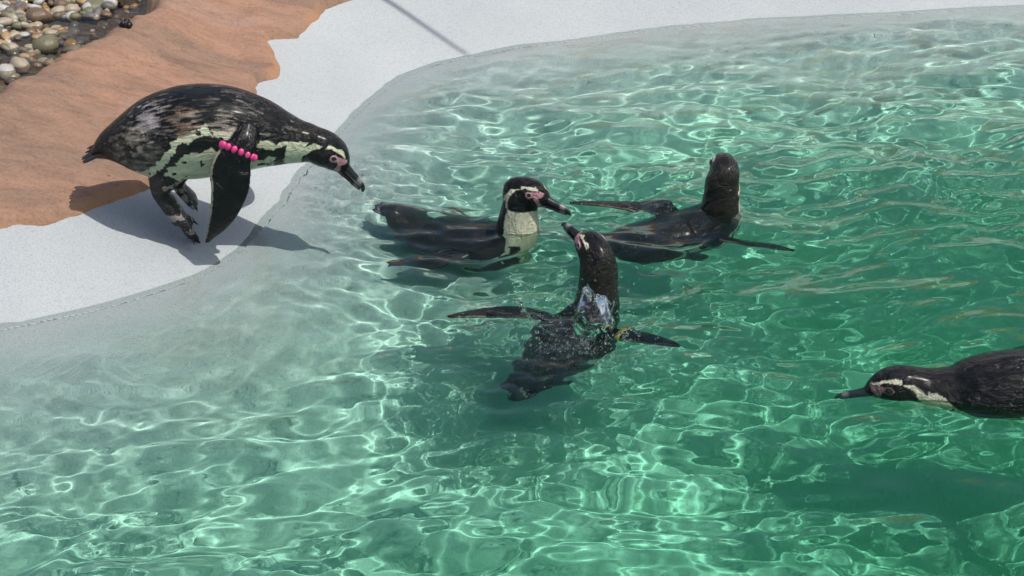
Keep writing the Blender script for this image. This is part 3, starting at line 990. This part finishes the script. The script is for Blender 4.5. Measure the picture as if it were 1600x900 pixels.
# facing away, neck raised
swimmer('penguin facing away with raised brown-black neck and both flippers spread on the water', 1086, 337, 16, raised_body(0.046, 0.150, 0.08, 0.68), (0.084, 0.026, 0.108), (-0.06, 0.99, -0.02), (0, 0, 1),
        [swim_flipper(-1, 0.18, -0.15, -0.004, 0.02, z0=-0.06), swim_flipper(1, 0.09, 0.27, 0.002, z0=-0.06)], tail_dir=(-1, 0, 0.05), seed=3, nape=NAPE, back=DARKB, neck_dark=62, flank=32, pinkness=0.4, face_scale=0.97, tail_fan=0.15, tail_len=0.03)
# splashing, beak raised
sp4 = swimmer('splashing penguin with a yellow flipper band and its beak raised', 908, 490, 54, raised_body(0.048, 0.160, 0.20, 0.60), (0.080, 0.022, 0.122), (-0.50, 0.72, 0.40), (0.2, -0.3, 1),
        [swim_flipper(-1, 0.20, 0.00, 0.001, 0.0, z0=-0.06), swim_flipper(1, 0.17, 0.18, 0.003, z0=-0.06)], tail_dir=(-1, 0, -0.4), seed=4, tail_fan=0.15, tail_len=0.03, nape=NAPE, back=DARKB, neck_dark=62, flank=25)
# low in the water, swimming to the left
body5 = [(-0.400, 0, -0.03, 0.014, 0.006, 0.006), (-0.345, 0, -0.03, 0.046, 0.030, 0.028), (-0.255, 0, -0.025, 0.078, 0.062, 0.060), (-0.155, 0, -0.028, 0.096, 0.092, 0.085),
         (-0.060, 0, -0.024, 0.102, 0.100, 0.092), (0.020, 0, -0.026, 0.094, 0.090, 0.085), (0.078, 0, -0.030, 0.078, 0.074, 0.072), (0.116, 0, -0.022, 0.062, 0.060, 0.058), (0.146, 0, -0.013, 0.052, 0.051, 0.050)]
body5 = [(q_[0], q_[1], q_[2] + 0.002, *q_[3:]) for q_ in body5]
swimmer('sleek black penguin swimming low with its beak along the water', 1551, 603, 180, body5, (0.208, 0, -0.004), (-0.985, 0.02, -0.13), (0, 0, 1),
        [swim_flipper(-1, 0.20, 0.20, -0.08), swim_flipper(1, 0.16, 0.20, -0.10, x0=-0.08, z0=-0.06)], tail_dir=(-1, 0, 0.1), seed=5, nape=(0.006, 0.006, 0.0065), back=(0.004, 0.004, 0.005), face_scale=1.14, flank=36, pinkness=0.35)

# ---- yellow band round the right flipper of the splashing penguin
yb = empty('flipper_band', (0, 0, 0))
yb.parent = sp4
yb['label'] = 'yellow plastic flipper band'
rows = swim_flipper(-1, 0.20, 0.00, 0.001, 0.0, z0=-0.06)
p0, p1 = np.array(rows[1][:3]), np.array(rows[2][:3])
bc = p0 * 0.35 + p1 * 0.65 + np.array([0, 0, 0.008])
ax1, ax2 = unit(np.array(rows[1][5])), np.array([0, 0, 1.0])
axn = unit(np.cross(ax1, ax2))
rv, rf = [], []
NA = 28
for i in range(NA):
    t = 2 * math.pi * i / NA
    rr_ = ax1 * math.cos(t) * 0.031 + ax2 * math.sin(t) * 0.019
    for w, g in ((-0.006, 0), (0.006, 0), (0.006, 0.002), (-0.006, 0.002)):
        rv.append(bc + rr_ * (1 + g / 0.025) + axn * w)
    j = (i + 1) % NA
    for q_ in range(4):
        rf.append((i * 4 + q_, i * 4 + (q_ + 1) % 4, j * 4 + (q_ + 1) % 4, j * 4 + q_))
mesh_obj('ring', rv, rf, M_YELLOW, yb)

# ------------------------------------------------------------------ the splash it throws up
def mat_clear():
    m, nt, p, out = new_mat('clear_water')
    nt.nodes.remove(p)
    g = nt.nodes.new('ShaderNodeBsdfGlass')
    g.inputs['IOR'].default_value = 1.333
    g.inputs['Roughness'].default_value = 0.02
    nt.links.new(g.outputs['BSDF'], out.inputs['Surface'])
    return m
M_CLEAR = mat_clear()
bm = bmesh.new()
bmesh.ops.create_icosphere(bm, subdivisions=2, radius=1.0)
iv = np.array([v.co[:] for v in bm.verts])
if_ = [tuple(v.index for v in fc.verts) for fc in bm.faces]
bm.free()
sparts = []
r = np.random.default_rng(21)
SC = on_plane(925, 505)
def SPX(px, py, z=None, y=None):
    return at_y(px, py, y if y is not None else SC[1])
# a thin curved sheet with a thicker, beaded rim
outline = [(893, 522), (898, 506), (899, 493), (901, 482), (903, 470), (909, 463), (912, 455), (920, 451), (927, 455), (934, 456), (939, 464), (948, 468), (951, 479), (957, 486), (956, 499), (950, 512)]
rim = np.array([SPX(x, y) for x, y in outline])
cen = rim.mean(0)
for i in range(len(rim)):
    rim[i, 1] += 0.018 * math.sin(i * 1.3) - 0.02 * ((rim[i, 0] - cen[0]) / 0.04) ** 2
rim = catmull(rim, 6)
rim_l, rim_r = rim[:len(rim) // 2], rim[len(rim) // 2:][::-1]
nrow = min(len(rim_l), len(rim_r))
NC = 16
sv, sf = [], []
for lay in (0.0, 0.0016):
    for i_ in range(nrow):
        for j in range(NC + 1):
            u = j / NC
            q_ = rim_l[i_] * (1 - u) + rim_r[i_] * u
            bul = 0.024 * math.sin(math.pi * u) + 0.012 * float(vnoise(u * 3.1, i_ * 0.13, 3.3)) + 0.006 * float(vnoise(u * 8.0, i_ * 0.4, 7.1))
            sv.append(q_ + np.array([0.0, -bul - lay, 0.0]))
L0 = nrow * (NC + 1)
for i_ in range(nrow - 1):
    for j in range(NC):
        a = i_ * (NC + 1) + j
        sf.append((a, a + 1, a + NC + 2, a + NC + 1))
        sf.append((L0 + a, L0 + a + NC + 1, L0 + a + NC + 2, L0 + a + 1))
for i_ in range(nrow - 1):
    for j in (0, NC):
        a = i_ * (NC + 1) + j
        b = a + NC + 1
        sf.append((a, b, L0 + b, L0 + a) if j == 0 else (a, L0 + a, L0 + b, b))
sparts.append((np.array(sv), sf))
def strand(pts, rad, wob=0.35):
    A = catmull(np.array(pts), 10)
    w = np.array([max(0.0012, rad * (1 + wob * math.sin(i * 1.1 + r.uniform(0, 1)) + r.normal(0, 0.18))) for i in range(len(A))])
    w[0] = w[-1] = 0.0012
    v, f, *_ = loft(A, np.tile([0.1, 1.0, 0.05], (len(A), 1)), w, w, w, 10)
    sparts.append((v, f))
strand([p + np.array([0, -0.001, 0]) for p in rim[::3]], 0.0026)
strand([SPX(813, 472, y=SC[1] + 0.02), SPX(822, 488), SPX(836, 505), SPX(852, 520, y=SC[1] - 0.03), SPX(872, 529, y=SC[1] - 0.05)], 0.0036)
strand([SPX(962, 470), SPX(955, 490), SPX(944, 508, y=SC[1] - 0.03), SPX(925, 522, y=SC[1] - 0.05)], 0.0030)
def drops(n, cx, cy, sx, sy, zmax, rmin=0.0014, rmax=0.0042):
    for _ in range(n):
        p = on_plane(cx + r.normal(0, sx), cy + r.normal(0, sy))
        p[2] = abs(r.normal(0, zmax)) + 0.001
        rad = rmin + (rmax - rmin) * r.random() ** 2.2
        st_ = np.array([1, 1, 1.0]) * rad * np.array([r.uniform(0.8, 1.3), 1.0, r.uniform(0.7, 1.5)])
        sparts.append((p + iv * st_, if_))
drops(260, 895, 538, 46, 13, 0.008, 0.0009, 0.0034)
drops(170, 925, 500, 30, 16, 0.040, 0.0008, 0.0030)
drops(120, 925, 452, 22, 10, 0.010, 0.0008, 0.0022)
drops(90, 850, 510, 26, 14, 0.014, 0.0008, 0.0028)
drops(30, 820, 480, 10, 12, 0.020)
drops(34, 975, 530, 22, 8, 0.010)
drops(26, 720, 500, 18, 6, 0.004)
drops(90, 548, 285, 24, 16, 0.006, 0.0008, 0.0024)
v, f = join(sparts)
splash = mesh_obj('splash', v, f, M_CLEAR)
tag(splash, 'clear splash of water and drops thrown up around the splashing penguin', 'splash', kind='stuff')

# ------------------------------------------------------------------ stream bed with pebbles
def mat_bed():
    m, nt, p, out = new_mat('gravel_bed')
    g = nt.nodes.new('ShaderNodeNewGeometry')
    n = noise_tex(nt, 40, 6, 0.7, g.outputs['Position'])
    c = ramp(nt, n.outputs['Fac'], [(0.3, (0.035, 0.028, 0.02)), (0.55, (0.13, 0.10, 0.07)), (0.75, (0.24, 0.20, 0.15))])
    nt.links.new(c.outputs['Color'], p.inputs['Base Color'])
    p.inputs['Roughness'].default_value = 0.6
    nt.links.new(bump(nt, n.outputs['Fac'], 0.8, 0.02), p.inputs['Normal'])
    return m
bx_ = np.arange(-2.6, -0.9, 0.02)
by_ = np.arange(4.8, 7.0, 0.02)
BX, BY = np.meshgrid(bx_, by_)
BSD = poly_sd(BX, BY, STREAM)
BZ = apron_height(BX, BY) + np.where(BSD < 0.02, 0.008 + 0.006 * fbm(BX * 12, BY * 12, 1.0, 3), -0.02)
fgrid = grid_faces(len(bx_), len(by_))
fgrid = fgrid[(BSD < 0.06).ravel()[fgrid].all(axis=1)]
used = np.unique(fgrid)
rmp = np.full(BX.size, -1)
rmp[used] = np.arange(len(used))
bed = mesh_obj('stream_bed', np.stack([BX, BY, BZ], -1).reshape(-1, 3)[used], rmp[fgrid], mat_bed())
tag(bed, 'shallow brown stream bed beside the terracotta apron', kind='structure')
LEVEL = float(apron_height(*on_plane(90, 50, 0.2)[:2])) + 0.030

def mat_pebble(name, c0, c1, scale):
    m, nt, p, out = new_mat(name)
    oi = nt.nodes.new('ShaderNodeObjectInfo')
    tc = nt.nodes.new('ShaderNodeTexCoord')
    ad = node(nt, 'ShaderNodeVectorMath', operation='ADD')
    nt.links.new(tc.outputs['Object'], ad.inputs[0])
    nt.links.new(oi.outputs['Location'], ad.inputs[1])
    n = noise_tex(nt, scale, 5, 0.6, ad.outputs['Vector'], 0.6)
    c = ramp(nt, n.outputs['Fac'], [(0.3, c0), (0.7, c1)])
    nt.links.new(c.outputs['Color'], p.inputs['Base Color'])
    p.inputs['Roughness'].default_value = 0.18
    nt.links.new(bump(nt, noise_tex(nt, 140, 3, 0.6, ad.outputs['Vector']).outputs['Fac'], 0.3, 0.003), p.inputs['Normal'])
    return m
PEB = [mat_pebble('pebble_cream', (0.27, 0.21, 0.14), (0.50, 0.44, 0.34), 30), mat_pebble('pebble_grey', (0.07, 0.07, 0.065), (0.22, 0.21, 0.19), 26), mat_pebble('pebble_ochre', (0.30, 0.16, 0.06), (0.52, 0.38, 0.20), 34),
       mat_pebble('pebble_brown', (0.08, 0.055, 0.035), (0.24, 0.16, 0.10), 28), mat_pebble('pebble_white', (0.36, 0.35, 0.32), (0.58, 0.56, 0.52), 22), mat_pebble('pebble_olive', (0.10, 0.095, 0.05), (0.26, 0.24, 0.15), 26)]
PW = [0.27, 0.20, 0.16, 0.14, 0.11, 0.12]
pmesh = []
for i in range(12):
    v = iv * np.array([1.0, r.uniform(0.6, 0.9), r.uniform(0.42, 0.68)])
    v = v * (1 + 0.16 * fbm(iv[:, 0] * 1.3 + i * 9, iv[:, 1] * 1.3, iv[:, 2] * 1.3 + 4, 2))[:, None]
    for mi in range(6):
        me = bpy.data.meshes.new('pebble')
        me.from_pydata(v.tolist(), [], if_)
        me.polygons.foreach_set('use_smooth', [True] * len(me.polygons))
        me.materials.append(PEB[mi])
        pmesh.append(me)
def bed_z(x, y):
    return float(apron_height(x, y)) + 0.008
def pebble(px, py, size, lift=0.0, mi=None):
    p = on_plane(px, py, LEVEL)
    mi = r.choice(6, p=PW) if mi is None else mi
    o = bpy.data.objects.new('pebble', pmesh[int(r.integers(12)) * 6 + int(mi)])
    col.objects.link(o)
    o.parent = bed
    o.location = (p[0], p[1], max(bed_z(p[0], p[1]) + size * 0.28, LEVEL - 0.02 + lift))
    o.scale = (size, size, size)
    o.rotation_euler = (r.normal(0, 0.25), r.normal(0, 0.25), r.uniform(0, 6.28))
for i in range(190):                                     # the far bank of pebbles
    x, y = r.uniform(-25, 205), r.uniform(-22, 30)
    if y > 30 - 0.03 * x or x > 170 + 1.5 * (20 - y):
        continue
    pebble(x, y, r.uniform(0.011, 0.028), 0.012 + 0.0007 * (30 - y))
for i in range(46):                                      # along the near bank
    t = r.random()
    x = 120 * t ** 0.8 - 20
    y = 112 - 0.60 * x + r.normal(-5, 5)
    pebble(x, y, r.uniform(0.011, 0.027), 0.006)
for x, y, s_z, mi in ((30, 98, 0.040, 0), (43, 86, 0.026, 2), (70, 70, 0.050, 5), (8, 108, 0.034, 4), (60, 27, 0.048, 3), (150, 8, 0.060, 5), (5, 40, 0.035, 0), (80, 62, 0.03, 5)):
    pebble(x, y, s_z, 0.010, mi)
for i in range(60):                                      # under the running water
    pebble(r.uniform(-20, 150), r.uniform(36, 80), r.uniform(0.012, 0.028), -0.024)
# smaller gravel filling the rest of the bed
gp = []
while len(gp) < 1500:
    x, y = r.uniform(-3.9, -0.95), r.uniform(5.0, 7.1)
    if poly_sd(np.array([x]), np.array([y]), STREAM)[0] > -0.02 or not (-2.55 < x < -0.95):
        continue
    a = r.uniform(0.010, 0.026)
    z = bed_z(x, y) + a * 0.15 + (0.030 * smooth(5.95, 6.25, y + 0.2 * (x + 1.7)))
    v = iv[:, :] * np.array([a, a * r.uniform(0.6, 0.95), a * r.uniform(0.4, 0.7)])
    t = r.uniform(0, 3.14)
    v = v @ np.array([[math.cos(t), math.sin(t), 0], [-math.sin(t), math.cos(t), 0], [0, 0, 1.0]])
    gp.append((v + np.array([x, y, z]), if_))
v, f = join(gp)
gravel = mesh_obj('gravel', v, f, None, bed)
for m in PEB:
    gravel.data.materials.append(m)
gravel.data.polygons.foreach_set('material_index', np.repeat(r.choice(6, size=len(gp), p=PW), len(if_)).astype(np.int32))
tag(gravel, kind='stuff')
# running water over the bed
sx_, sy_ = np.arange(-2.4, -0.95, 0.012), np.arange(5.0, 6.9, 0.012)
QX, QY = np.meshgrid(sx_, sy_)
QD = poly_sd(QX, QY, STREAM)
QZ = LEVEL + 0.0035 * fbm(QX * 9, QY * 30, 2.0, 4)
fq = grid_faces(len(sx_), len(sy_))
fq = fq[(QD < 0.05).ravel()[fq].all(axis=1)]
used = np.unique(fq)
rmp = np.full(QX.size, -1)
rmp[used] = np.arange(len(used))
m_stream = mat_film()
m_stream.name = 'stream_water'
for nd_ in m_stream.node_tree.nodes:
    if nd_.type == 'BSDF_TRANSPARENT':
        nd_.inputs['Color'].default_value = (0.80, 0.76, 0.70, 1)
so = mesh_obj('stream_water', np.stack([QX, QY, QZ], -1).reshape(-1, 3)[used], rmp[fq], m_stream)
tag(so, 'thin brown rippling water in the stream', kind='structure')

# ------------------------------------------------------------------ small things
p = on_ground(196, 41, apron_height, 4.8)
p[2] -= 0.002
parts = []
for dx, dy, dz, a in ((0, 0, 0.008, 0.013), (-0.010, 0.003, 0.006, 0.009), (0.011, -0.002, 0.007, 0.010), (0.004, 0.006, 0.014, 0.008), (-0.004, -0.004, 0.013, 0.007)):
    v = iv * a * (1 + 0.28 * fbm(iv[:, 0] * 2 + dx * 900, iv[:, 1] * 2, iv[:, 2] * 2 + 3, 3))[:, None]
    parts.append((v + np.array([dx, dy, dz]), if_))
v, f = join(parts)
lump = mesh_obj('clod', v, f, mat_simple('dark_clod', (0.012, 0.010, 0.009), 0.5))
lump.location = p
tag(lump, 'small black clod lying on the terracotta apron', 'clod')

# invented unseen rod, added only to cast the shadow line across the concrete
A_, B_ = on_ground(600, 0), on_ground(728, 84)
dirv = unit(A_ - B_)
base_p = A_ + dirv * 1.1
base_p[2] = max(float(apron_height(base_p[0], base_p[1])), float(base_height(base_p[0], base_p[1]))) - 0.05
tip_p = B_ - np.array([SX, SY, -1.0]) * 2.6
rad = np.linspace(0.014, 0.007, 14)
A = np.linspace(base_p, tip_p, 14)
v, f, *_ = loft(A, np.tile([1.0, 0.2, 0.0], (14, 1)), rad, rad, rad, 12)
shadow_pole = mesh_obj('shadow_pole', v, f, mat_simple('weathered_wood', (0.22, 0.17, 0.12), 0.7))
tag(shadow_pole, 'slim wooden rod out of view, added to cast a shadow line on the concrete', 'shadow_pole')
